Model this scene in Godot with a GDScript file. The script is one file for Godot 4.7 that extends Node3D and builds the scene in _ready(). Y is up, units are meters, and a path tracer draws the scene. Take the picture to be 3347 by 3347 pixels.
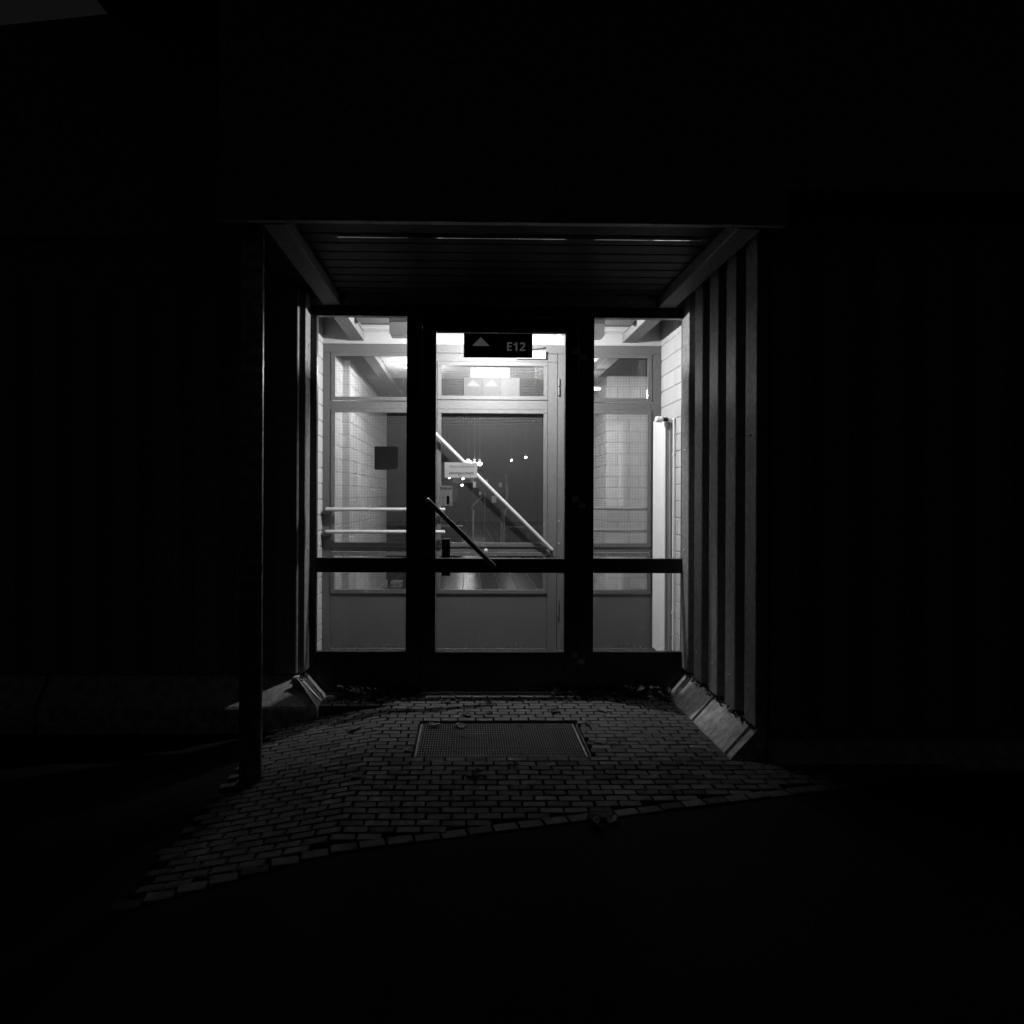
extends Node3D

# World: y up, metres. The outer door stands in the plane z = 0, outdoors is +z, the vestibule and corridor lie at -z.
var rng := RandomNumberGenerator.new()
var boxes := {}
var taken := {}
var M := {}

# ---------------------------------------------------------------- materials
func grey(v: float) -> Color:
	return Color(v, v, v).linear_to_srgb()

func noise_image(sd: int, freq: float, octaves: int, lo: float, hi: float, power := 1.0, size := 512) -> Image:
	var n := FastNoiseLite.new()
	n.seed = sd
	n.noise_type = FastNoiseLite.TYPE_SIMPLEX_SMOOTH
	n.frequency = freq
	n.fractal_octaves = octaves
	var src := n.get_seamless_image(size, size)
	src.convert(Image.FORMAT_L8)
	var d := src.get_data()
	var out := PackedByteArray()
	out.resize(d.size())
	for i in d.size():
		out[i] = int(255.0 * lerpf(lo, hi, pow(d[i] / 255.0, power)))
	return Image.create_from_data(size, size, false, Image.FORMAT_L8, out)

func tex(im: Image) -> ImageTexture:
	var c := im.duplicate()
	c.convert(Image.FORMAT_RGB8)
	return ImageTexture.create_from_image(c)

func relief(im: Image, amount: float) -> ImageTexture:
	var c := im.duplicate()
	c.convert(Image.FORMAT_RGBA8)
	c.bump_map_to_normal_map(amount)
	return ImageTexture.create_from_image(c)

func mat(v: float, rough: float, metal := 0.0, albedo: Texture2D = null, scale := 1.0, bump: Texture2D = null, depth := 1.0) -> StandardMaterial3D:
	var m := StandardMaterial3D.new()
	m.albedo_color = grey(v)
	m.roughness = rough
	m.metallic = metal
	if albedo or bump:
		m.uv1_triplanar = true
		m.uv1_world_triplanar = true
		m.uv1_scale = Vector3.ONE * scale
	if albedo:
		m.albedo_texture = albedo
	if bump:
		m.normal_enabled = true
		m.normal_texture = bump
		m.normal_scale = depth
	return m

func pane_mat(a: float, shine := 0.5) -> StandardMaterial3D:
	var m := StandardMaterial3D.new()
	m.transparency = BaseMaterial3D.TRANSPARENCY_ALPHA
	m.albedo_color = Color(0.5, 0.5, 0.5, a)
	m.roughness = 0.0
	m.metallic_specular = shine
	return m

func glow_mat(v: float, e: float) -> StandardMaterial3D:
	var m := mat(v, 0.4)
	m.emission_enabled = true
	m.emission = Color.WHITE
	m.emission_energy_multiplier = e
	return m

func sheet_mat(v: float, b: float) -> StandardMaterial3D:
	var m := mat(v, 0.8)
	m.backlight_enabled = true
	m.backlight = grey(b)
	return m

func make_materials() -> void:
	var fine := noise_image(3, 0.05, 5, 0.72, 1.0)
	var coarse := noise_image(8, 0.012, 5, 0.55, 1.0)
	var speck := noise_image(21, 0.16, 3, 0.5, 1.0)
	var t_fine := tex(fine)
	var t_coarse := tex(coarse)
	var t_speck := tex(speck)
	var b_fine := relief(fine, 5.0)
	var b_speck := relief(speck, 6.0)
	M.asphalt = mat(0.024, 0.9, 0.0, t_speck, 3.0, b_speck, 1.0)
	M.sand = mat(0.03, 0.95, 0.0, t_speck, 6.0)
	M.paver = []
	for v in [0.15, 0.185, 0.115, 0.165, 0.215]:
		M.paver.append(mat(v, 0.85, 0.0, t_speck, 5.0, b_speck, 0.8))
	var pits := noise_image(33, 0.07, 2, 0.0, 1.0, 1.0, 512)
	var cd := pits.get_data()
	var cc := coarse.get_data()
	for i in cd.size():
		cd[i] = int(clampf((cc[i] / 255.0) * 1.1, 0.0, 1.0) * 255.0 * (0.25 if cd[i] < 52 else 1.0))
	M.concrete = mat(0.55, 0.9, 0.0, tex(Image.create_from_data(512, 512, false, Image.FORMAT_L8, cd)), 2.2, b_fine, 0.7)
	M.moss = mat(0.02, 0.95)
	M.galv = mat(0.45, 0.38, 0.8, t_coarse, 2.0)
	M.grate = mat(0.22, 0.45, 0.6)
	M.sheet = mat(0.3, 0.5, 0.0, t_fine, 0.8)
	M.facade = M.sheet
	M.beam = mat(0.26, 0.6, 0.0, t_fine, 1.3)
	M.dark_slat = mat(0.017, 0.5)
	M.strip = mat(0.75, 0.08, 0.9)
	M.white_slat = mat(0.7, 0.5)
	M.frame = mat(0.02, 0.4, 0.0, t_fine, 2.0)
	M.gasket = mat(0.012, 0.7)
	M.hinge = mat(0.2, 0.45, 0.3)
	M.inner = mat(0.15, 0.55, 0.0, t_fine, 3.0)
	var sc := Image.create_empty(512, 512, false, Image.FORMAT_L8)
	sc.fill(Color(0.84, 0.84, 0.84))
	for k in 420:
		var px := rng.randi() % 512
		var py := rng.randi() % 512
		var run := rng.randi_range(4, 60)
		var lean := rng.randf_range(-0.25, 0.25)
		var v := rng.randf_range(0.74, 1.0)
		for j in run:
			sc.set_pixel((px + j) % 512, posmod(py + int(j * lean), 512), Color(v, v, v))
	M.panel = mat(0.15, 0.55, 0.0, tex(sc), 1.1)
	M.inner_bead = mat(0.153, 0.55, 0.0, t_fine, 3.0)
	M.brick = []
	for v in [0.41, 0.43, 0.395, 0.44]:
		M.brick.append(mat(v, 0.6, 0.0, null, 4.0, b_fine, 0.35))  # vestibule bricks, darkened so the near lamp does not wash them out
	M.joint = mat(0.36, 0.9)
	M.lightened_brick = []
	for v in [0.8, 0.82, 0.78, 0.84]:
		M.lightened_brick.append(mat(v, 0.6, 0.0, null, 4.0, b_fine, 0.35))  # same painted bricks in the corridor, lightened to make up for weaker light
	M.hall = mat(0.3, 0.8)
	M.lightened_joint = mat(0.66, 0.9)  # joints lightened along with the corridor bricks
	M.plaster = mat(0.37, 0.8)
	M.tile = []
	for v in [0.05, 0.06, 0.045]:
		M.tile.append(mat(v, 0.24))
	M.grout = mat(0.5, 0.6)
	M.wood = mat(0.06, 0.5, 0.0, t_fine, 3.0)
	M.glass = pane_mat(0.002)
	M.clear_glass = pane_mat(0.002, 0.3)
	M.wire = mat(0.17, 0.45, 0.2)
	M.steel = mat(0.6, 0.32, 0.3)
	M.rail = mat(0.46, 0.4)
	M.white = mat(0.73, 0.35)
	M.white_matt = mat(0.42, 0.7)
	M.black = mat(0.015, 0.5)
	M.bar = mat(0.06, 0.3, 0.4)
	M.lit = glow_mat(0.8, 11.0)
	M.tube = glow_mat(0.8, 1.2)
	M.far_lit = glow_mat(0.8, 14.0)
	M.unlit = sheet_mat(0.72, 0.9)
	M.paper = sheet_mat(0.95, 1.0)
	M.film = sheet_mat(0.3, 0.72)
	M.film_dark = sheet_mat(0.05, 0.12)
	M.film_black = sheet_mat(0.02, 0.26)
	M.grime = sheet_mat(0.4, 0.8)
	M.ink = mat(0.02, 0.8)
	M.ink_pale = mat(0.22, 0.8)
	# weathered outdoor surfaces have little sheen
	M.black.metallic_specular = 0.3
	for m in M.paver + [M.asphalt, M.concrete]:
		m.metallic_specular = 0.15
	M.sheet.metallic_specular = 0.25
	M.dark_slat.metallic_specular = 0.14
	M.beam.metallic_specular = 0.25
	M.leaf = []
	for v in [0.05, 0.09, 0.14, 0.035]:
		var lm := mat(v, 0.7, 0.0, t_speck, 9.0)
		lm.backlight_enabled = true
		lm.backlight = grey(0.1)
		M.leaf.append(lm)

# ---------------------------------------------------------------- nodes
func numbered(called: String) -> String:
	if not taken.has(called):
		taken[called] = 0
		return called
	taken[called] += 1
	return "%s_%03d" % [called, taken[called]]

func thing(called: String, label: String, category: String, at: Vector3, group := "") -> Node3D:
	var o := Node3D.new()
	o.name = numbered(called)
	add_child(o)
	o.position = at
	o.set_meta("label", label)
	o.set_meta("category", category)
	if group:
		o.set_meta("group", group)
	return o

func setting(called: String, at := Vector3.ZERO) -> Node3D:
	var o := Node3D.new()
	o.name = called
	add_child(o)
	o.position = at
	o.set_meta("kind", "structure")
	return o

func where(n: Node) -> Vector3:
	var p := Vector3.ZERO
	while n != self:
		p += (n as Node3D).position
		n = n.get_parent()
	return p

func put(parent: Node, called: String, mesh: Mesh, m: Material, at: Vector3, turn := Basis.IDENTITY) -> MeshInstance3D:
	var o := MeshInstance3D.new()
	o.name = called
	o.mesh = mesh
	o.material_override = m
	parent.add_child(o, true)
	o.transform = Transform3D(turn, at - where(parent))
	return o

# a mesh built in world coordinates, hung under its parent at `at`
func built(parent: Node, called: String, st: SurfaceTool, m: Material) -> MeshInstance3D:
	var o := MeshInstance3D.new()
	o.name = called
	o.mesh = st.commit()
	o.material_override = m
	parent.add_child(o, true)
	o.position = -where(parent)
	return o

# ---------------------------------------------------------------- shapes
func start() -> SurfaceTool:
	var st := SurfaceTool.new()
	st.begin(Mesh.PRIMITIVE_TRIANGLES)
	return st

func tri(st: SurfaceTool, a: Vector3, b: Vector3, c: Vector3, n: Vector3) -> void:
	if (b - a).cross(c - a).dot(n) > 0.0:
		var s := b
		b = c
		c = s
	for v in [a, b, c]:
		st.set_normal(n)
		st.add_vertex(v)

func quad(st: SurfaceTool, a: Vector3, b: Vector3, c: Vector3, d: Vector3, n: Vector3) -> void:
	tri(st, a, b, c, n)
	tri(st, a, c, d, n)

func corner(h: Vector3, b: float, s: Vector3, axis: int) -> Vector3:
	var p := Vector3.ZERO
	for i in 3:
		p[i] = s[i] * (h[i] if i == axis else h[i] - b)
	return p

# chamfered box round c, moved by xf
func cbox(st: SurfaceTool, c: Vector3, s: Vector3, b: float, xf := Transform3D.IDENTITY) -> void:
	var h := s * 0.5
	b = minf(b, minf(h.x, minf(h.y, h.z)) * 0.9)
	var put_q := func(ps: Array, n: Vector3) -> void:
		var q := []
		for p in ps:
			q.append(xf * (c + p))
		var nn: Vector3 = (xf.basis * n).normalized()
		if q.size() == 4:
			quad(st, q[0], q[1], q[2], q[3], nn)
		else:
			tri(st, q[0], q[1], q[2], nn)
	for a in 3:
		var u := (a + 1) % 3
		var w := (a + 2) % 3
		for sg in [-1.0, 1.0]:
			var ps := []
			for k in [[-1.0, -1.0], [1.0, -1.0], [1.0, 1.0], [-1.0, 1.0]]:
				var s3 := Vector3.ZERO
				s3[a] = sg
				s3[u] = k[0]
				s3[w] = k[1]
				ps.append(corner(h, b, s3, a))
			var n := Vector3.ZERO
			n[a] = sg
			put_q.call(ps, n)
			if b > 0.0:
				for sh in [-1.0, 1.0]:
					var lo := Vector3.ZERO
					lo[a] = sg
					lo[u] = sh
					lo[w] = -1.0
					var hi := lo
					hi[w] = 1.0
					var ne := Vector3.ZERO
					ne[a] = sg
					ne[u] = sh
					put_q.call([corner(h, b, lo, a), corner(h, b, hi, a), corner(h, b, hi, u), corner(h, b, lo, u)], ne)
	if b > 0.0:
		for x in [-1.0, 1.0]:
			for y in [-1.0, 1.0]:
				for z in [-1.0, 1.0]:
					var s3 := Vector3(x, y, z)
					put_q.call([corner(h, b, s3, 0), corner(h, b, s3, 1), corner(h, b, s3, 2)], s3)

func box_mesh(s: Vector3, b: float) -> Mesh:
	var key := "%.4f %.4f %.4f %.4f" % [s.x, s.y, s.z, b]
	if not boxes.has(key):
		var st := start()
		cbox(st, Vector3.ZERO, s, b)
		boxes[key] = st.commit()
	return boxes[key]

func box(parent: Node, called: String, m: Material, x0: float, x1: float, y0: float, y1: float, z0: float, z1: float, b := 0.002) -> MeshInstance3D:
	return put(parent, called, box_mesh(Vector3(x1 - x0, y1 - y0, z1 - z0), b), m, Vector3(x0 + x1, y0 + y1, z0 + z1) * 0.5)

func tube(st: SurfaceTool, a: Vector3, b: Vector3, r: float, n := 14, r2 := -1.0, rounded := true) -> void:
	if r2 < 0.0:
		r2 = r
	var d := (b - a).normalized()
	var u := d.cross(Vector3.UP if absf(d.y) < 0.9 else Vector3.RIGHT).normalized()
	var w := d.cross(u)
	var rings := []
	if rounded:
		rings = [[a - d * r * 0.0, r * 0.55], [a + d * r * 0.25, r * 0.9], [a + d * r * 0.6, r], [b - d * r2 * 0.6, r2], [b - d * r2 * 0.25, r2 * 0.9], [b, r2 * 0.55]]
	else:
		rings = [[a, r], [b, r2]]
	for k in n:
		var t0 := TAU * k / n
		var t1 := TAU * (k + 1) / n
		var n0 := u * cos(t0) + w * sin(t0)
		var n1 := u * cos(t1) + w * sin(t1)
		for i in rings.size() - 1:
			var p: Vector3 = rings[i][0]
			var q: Vector3 = rings[i + 1][0]
			var rp: float = rings[i][1]
			var rq: float = rings[i + 1][1]
			var slope: float = (rp - rq) / maxf((q - p).length(), 1e-5)
			var m0 := (n0 + d * slope).normalized()
			var m1 := (n1 + d * slope).normalized()
			var v := [[p + n0 * rp, m0], [q + n0 * rq, m0], [q + n1 * rq, m1], [p + n1 * rp, m1]]
			for id in [[0, 1, 2], [0, 2, 3]]:
				var A: Vector3 = v[id[0]][0]
				var B: Vector3 = v[id[1]][0]
				var C: Vector3 = v[id[2]][0]
				var order: Array = id if (B - A).cross(C - A).dot(n0 + n1) < 0.0 else [id[0], id[2], id[1]]
				for j in order:
					st.set_normal(v[j][1])
					st.add_vertex(v[j][0])
		tri(st, rings[0][0], rings[0][0] + n0 * rings[0][1], rings[0][0] + n1 * rings[0][1], -d)
		var e: Array = rings[rings.size() - 1]
		tri(st, e[0], e[0] + n0 * e[1], e[0] + n1 * e[1], d)

func rod(parent: Node, called: String, m: Material, a: Vector3, b: Vector3, r: float, n := 14, rounded := true) -> MeshInstance3D:
	var st := start()
	tube(st, a, b, r, n, -1.0, rounded)
	return built(parent, called, st, m)

# a prism: outline in the xy plane (counter-clockwise), between z0 and z1
func prism(parent: Node, called: String, m: Material, pts: PackedVector2Array, z0: float, z1: float) -> MeshInstance3D:
	var st := start()
	var ids := Geometry2D.triangulate_polygon(pts)
	for k in range(0, ids.size(), 3):
		var a := pts[ids[k]]
		var b := pts[ids[k + 1]]
		var c := pts[ids[k + 2]]
		tri(st, Vector3(a.x, a.y, z1), Vector3(b.x, b.y, z1), Vector3(c.x, c.y, z1), Vector3.BACK)
		tri(st, Vector3(a.x, a.y, z0), Vector3(b.x, b.y, z0), Vector3(c.x, c.y, z0), Vector3.FORWARD)
	for k in pts.size():
		var a := pts[k]
		var b := pts[(k + 1) % pts.size()]
		var e := b - a
		quad(st, Vector3(a.x, a.y, z0), Vector3(b.x, b.y, z0), Vector3(b.x, b.y, z1), Vector3(a.x, a.y, z1), Vector3(e.y, -e.x, 0).normalized())
	return built(parent, called, st, m)

func rounded_rect(x0: float, x1: float, y0: float, y1: float, r: float) -> PackedVector2Array:
	var p := PackedVector2Array()
	for c in [[x1 - r, y0 + r, -90], [x1 - r, y1 - r, 0], [x0 + r, y1 - r, 90], [x0 + r, y0 + r, 180]]:
		for k in 6:
			var a := deg_to_rad(c[2] + k * 18.0)
			p.append(Vector2(c[0] + cos(a) * r, c[1] + sin(a) * r))
	return p

func words(parent: Node, called: String, m: Material, text: String, at: Vector3, height: float, bold := 400, mirrored := false) -> MeshInstance3D:
	var f := SystemFont.new()
	f.font_names = PackedStringArray(["Droid Sans"])
	f.font_weight = bold
	var t := TextMesh.new()
	t.text = text
	t.font = f
	t.font_size = 64
	t.pixel_size = height / 46.0
	t.depth = 0.0006
	t.horizontal_alignment = HORIZONTAL_ALIGNMENT_CENTER
	t.vertical_alignment = VERTICAL_ALIGNMENT_CENTER
	var turn := Basis(Vector3.UP, PI) if mirrored else Basis.IDENTITY
	return put(parent, called, t, m, at, turn)

# ---------------------------------------------------------------- the scene
func _ready() -> void:
	rng.seed = 12
	var cam := Camera3D.new()
	cam.name = "camera"
	add_child(cam)
	cam.position = Vector3(0, 1.3, 4.4)
	cam.rotation = Vector3(0, -0.0152, 0.0045)
	cam.projection = Camera3D.PROJECTION_FRUSTUM
	cam.near = 0.05
	cam.far = 300.0
	cam.size = 0.05 * 3347.0 / 2200.0
	cam.frustum_offset = Vector2(0.05 * 110.1 / 2200.0, -0.05 * 56.5 / 2200.0)
	cam.current = true
	var sky_mat := ProceduralSkyMaterial.new()
	sky_mat.sky_top_color = grey(0.0044)
	sky_mat.sky_horizon_color = grey(0.0054)
	sky_mat.ground_horizon_color = grey(0.002)
	sky_mat.ground_bottom_color = grey(0.001)
	sky_mat.sun_angle_max = 1.0
	var env := Environment.new()
	env.background_mode = Environment.BG_SKY
	env.sky = Sky.new()
	env.sky.sky_material = sky_mat
	env.tonemap_mode = Environment.TONE_MAPPER_LINEAR
	env.tonemap_exposure = 1.0
	env.sdfgi_enabled = true
	env.ssao_enabled = true
	env.ssil_enabled = true
	var we := WorldEnvironment.new()
	we.name = "environment"
	we.environment = env
	add_child(we)
	make_materials()
	ground()
	building()
	interior()
	outer_screen()
	inner_screen()
	vestibule_things()
	corridor_things()
	outdoor_things()

# how far the ground has sunk at the left of the entrance
func sunk(x: float, z: float) -> float:
	if z < 0.235:
		return 0.0
	return clampf(-0.5 - x, 0.0, 1.2) * 0.16

func edge_z(x: float) -> float:
	return 1.80 - 0.244 * x

func ground() -> void:
	var g := start()
	var xs := [-60.0, -20.0, -6.0, -3.0]
	var zs := [-60.0, -8.0, 0.0, 0.23, 0.24]
	for k in 49:
		xs.append(-2.4 + k * 0.1)
	for k in 20:
		zs.append(0.35 + k * 0.12)
	xs.append_array([3.0, 6.0, 20.0, 60.0])
	zs.append_array([3.2, 5.0, 9.0, 20.0, 60.0])
	var hgt := func(x: float, z: float) -> float:
		return -0.034 - sunk(x, z)
	for i in xs.size() - 1:
		for j in zs.size() - 1:
			var a := Vector3(xs[i], hgt.call(xs[i], zs[j]), zs[j])
			var b := Vector3(xs[i + 1], hgt.call(xs[i + 1], zs[j]), zs[j])
			var c := Vector3(xs[i + 1], hgt.call(xs[i + 1], zs[j + 1]), zs[j + 1])
			var d := Vector3(xs[i], hgt.call(xs[i], zs[j + 1]), zs[j + 1])
			quad(g, a, b, c, d, Vector3.UP)
	var o := built(self, "ground", g, M.asphalt)
	o.set_meta("kind", "structure")
	# asphalt of the yard, flush with the edging of the paving
	var ay := start()
	var ax := [-60.0, -20.0, -6.0, -3.0]
	for k in 33:
		ax.append(-2.4 + k * 0.15)
	ax.append_array([3.2, 6.0, 20.0, 60.0])
	for i in ax.size() - 1:
		for j in 5:
			var ps := []
			for q in [[i, j], [i + 1, j], [i + 1, j + 1], [i, j + 1]]:
				var x: float = ax[q[0]]
				var near := maxf(edge_z(clampf(x, -3.0, 2.4)) + 0.03, 1.3)
				var zz: float = near + [0.0, 0.6, 2.0, 6.0, 20.0, 60.0][q[1]]
				ps.append(Vector3(x, -0.008 - sunk(x, zz), zz))
			quad(ay, ps[0], ps[1], ps[2], ps[3], Vector3.UP)
	var yard := built(self, "asphalt_yard", ay, M.asphalt)
	yard.set_meta("kind", "structure")
	# brick paving in front of the door: row pitch 0.0535, column pitch 0.1017
	var pav := setting("paving")
	var spots := []
	var row := 0
	var z := 0.018
	while z < 2.3:
		var x := -2.3 + (0.051 if row % 2 else 0.0) + rng.randf_range(-0.012, 0.012)
		while x < 2.3:
			var cx := x + 0.0
			var keep: bool = z < edge_z(cx) - 0.04
			if cx < -1.17:
				keep = false
			var lo := cx - 0.047
			var hi := cx + 0.047
			if z < 1.11:
				hi = minf(hi, 1.301)
			if z < 0.30:
				lo = maxf(lo, -0.908)
			if hi - lo < 0.015:
				keep = false
			if keep and z > 0.552 and z < 1.083:
				# cut to fit beside the grate
				if hi > -0.272 and lo < -0.272:
					hi = -0.272
				elif lo < 0.632 and hi > 0.632:
					lo = 0.632
				elif lo >= -0.272 and hi <= 0.632:
					keep = false
				if hi - lo < 0.012:
					keep = false
				if keep:
					spots.append([(lo + hi) * 0.5, z, snappedf(hi - lo, 0.004)])
			elif keep:
				spots.append([(lo + hi) * 0.5, z, snappedf(hi - lo, 0.002)])
			x += 0.1017
		z += 0.0535
		row += 1
	# filler pieces beside the grate
	var order := []
	for k in spots.size():
		var s: Array = spots[k]
		# the nearest of those in full view come first as single pavers
		var rank: float = 0.0 if s[0] > -0.75 and s[0] < 1.28 else 5.0
		order.append([rank - s[1], k])
	order.sort()
	var single := {}
	for k in mini(298, order.size()):
		single[order[k][1]] = true
	var rest := start()
	for k in spots.size():
		var s: Array = spots[k]
		var y: float = -sunk(s[0], s[1]) + rng.randf_range(-0.0018, 0.0018)
		var tilt := Basis.from_euler(Vector3(rng.randf_range(-0.02, 0.02), rng.randf_range(-0.02, 0.02), rng.randf_range(-0.015, 0.015) + (0.16 if sunk(s[0], s[1]) > 0.0 and s[0] > -1.7 else 0.0)))
		var size := Vector3(s[2] + rng.randi_range(-1, 1) * 0.0015, 0.04, 0.0465 + rng.randi_range(-1, 1) * 0.001)
		var at := Vector3(s[0], y - 0.02, s[1])
		if single.has(k):
			put(pav, "paver", box_mesh(size, 0.0025), M.paver[rng.randi() % 5], at, tilt)
		else:
			cbox(rest, Vector3.ZERO, size, 0.0025, Transform3D(tilt, at))
	var more := built(pav, "paver_field", rest, M.paver[1])
	more.set_meta("kind", "stuff")
	# edging row along the asphalt
	var dir := Vector3(1, 0, -0.244).normalized()
	var turn := Basis(Vector3.UP, atan2(0.244, 1.0))
	for k in 31:
		var p: Vector3 = Vector3(-1.16, 0, edge_z(-1.16)) + dir * (k * 0.104)
		p.y = -0.021 - sunk(p.x, p.z) + rng.randf_range(-0.002, 0.002)
		put(pav, "edging_paver", box_mesh(Vector3(0.097, 0.04, 0.056), 0.003), M.paver[rng.randi() % 5], p, turn * Basis(Vector3.UP, rng.randf_range(-0.03, 0.03)))

# a ribbed sheet: crowns along the direction u from the point o, standing out along n
func rib(parent: Node, o: Vector3, u: Vector3, n: Vector3, y0: float, y1: float, crown := 0.135, screwed := true) -> void:
	var deep := 0.05
	var st := start()
	var f := 0.016
	var p := [o - u * f - n * deep, o, o + u * crown, o + u * (crown + f) - n * deep]
	var soft := 0.004
	var q := [p[0], p[1] - u * (f * 0.1) - n * soft, p[1] + u * soft, p[2] - u * soft, p[2] + u * (f * 0.1) - n * soft, p[3]]
	for k in 5:
		var a: Vector3 = q[k]
		var b: Vector3 = q[k + 1]
		var e := (b - a).normalized()
		var nn := e.cross(Vector3.UP)
		if nn.dot(n) < 0.0 or (absf(nn.dot(n)) < 0.01):
			nn = -nn
		if k == 0:
			nn = nn if nn.dot(u) < 0.0 else -nn
		if k == 4:
			nn = nn if nn.dot(u) > 0.0 else -nn
		quad(st, Vector3(a.x, y0, a.z), Vector3(b.x, y0, b.z), Vector3(b.x, y1, b.z), Vector3(a.x, y1, a.z), nn.normalized())
	# closed ends and back
	for yy in [y0, y1]:
		var nn := Vector3.UP if yy == y1 else Vector3.DOWN
		quad(st, Vector3(q[0].x, yy, q[0].z), Vector3(q[1].x, yy, q[1].z), Vector3(q[4].x, yy, q[4].z), Vector3(q[5].x, yy, q[5].z), nn)
	quad(st, Vector3(q[0].x, y0, q[0].z), Vector3(q[5].x, y0, q[5].z), Vector3(q[5].x, y1, q[5].z), Vector3(q[0].x, y1, q[0].z), -n)
	var o2 := built(parent, "sheet_rib", st, M.sheet)
	if screwed:
		for yy in [0.34, 0.95, 1.6, 2.25]:
			rod(o2, "screw", M.steel, o + u * (crown * 0.5) + Vector3.UP * (yy + rng.randf_range(-0.01, 0.01)) - n * 0.002, o + u * (crown * 0.5) + Vector3.UP * yy + n * 0.004, 0.006, 8)

# battered concrete block: outline across the wall swept from a to b, n points away from the wall; cut back by mitre metres at b's foot
func plinth(parent: Node, a: Vector3, b: Vector3, n: Vector3, ma := 0.0, mb := 0.0) -> void:
	var st := start()
	var u := (b - a).normalized()
	var foot := 0.146
	var prof := [[-0.03, -0.16], [foot, -0.16], [foot, -0.012], [foot - 0.006, 0.004], [0.006, 0.149], [-0.004, 0.156], [-0.03, 0.156]]
	var ra := []
	var rb := []
	for p in prof:
		var off: float = p[0]
		ra.append(a + n * off + Vector3.UP * p[1] - u * (ma * maxf(off, 0.0)))
		rb.append(b + n * off + Vector3.UP * p[1] + u * (mb * maxf(off, 0.0)))
	for k in prof.size():
		var j := (k + 1) % prof.size()
		var e: Vector3 = (ra[j] - ra[k]).normalized()
		var nn := e.cross(u)
		var mid: Vector3 = (ra[j] + ra[k]) * 0.5 - (a + n * 0.0 + Vector3.UP * 0.03)
		if nn.dot(mid) < 0.0:
			nn = -nn
		quad(st, ra[k], rb[k], rb[j], ra[j], nn)
	for end in [[ra, -u], [rb, u]]:
		for k in range(1, prof.size() - 1):
			tri(st, end[0][0], end[0][k], end[0][k + 1], end[1])
	built(parent, "plinth_block", st, M.concrete)

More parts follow.
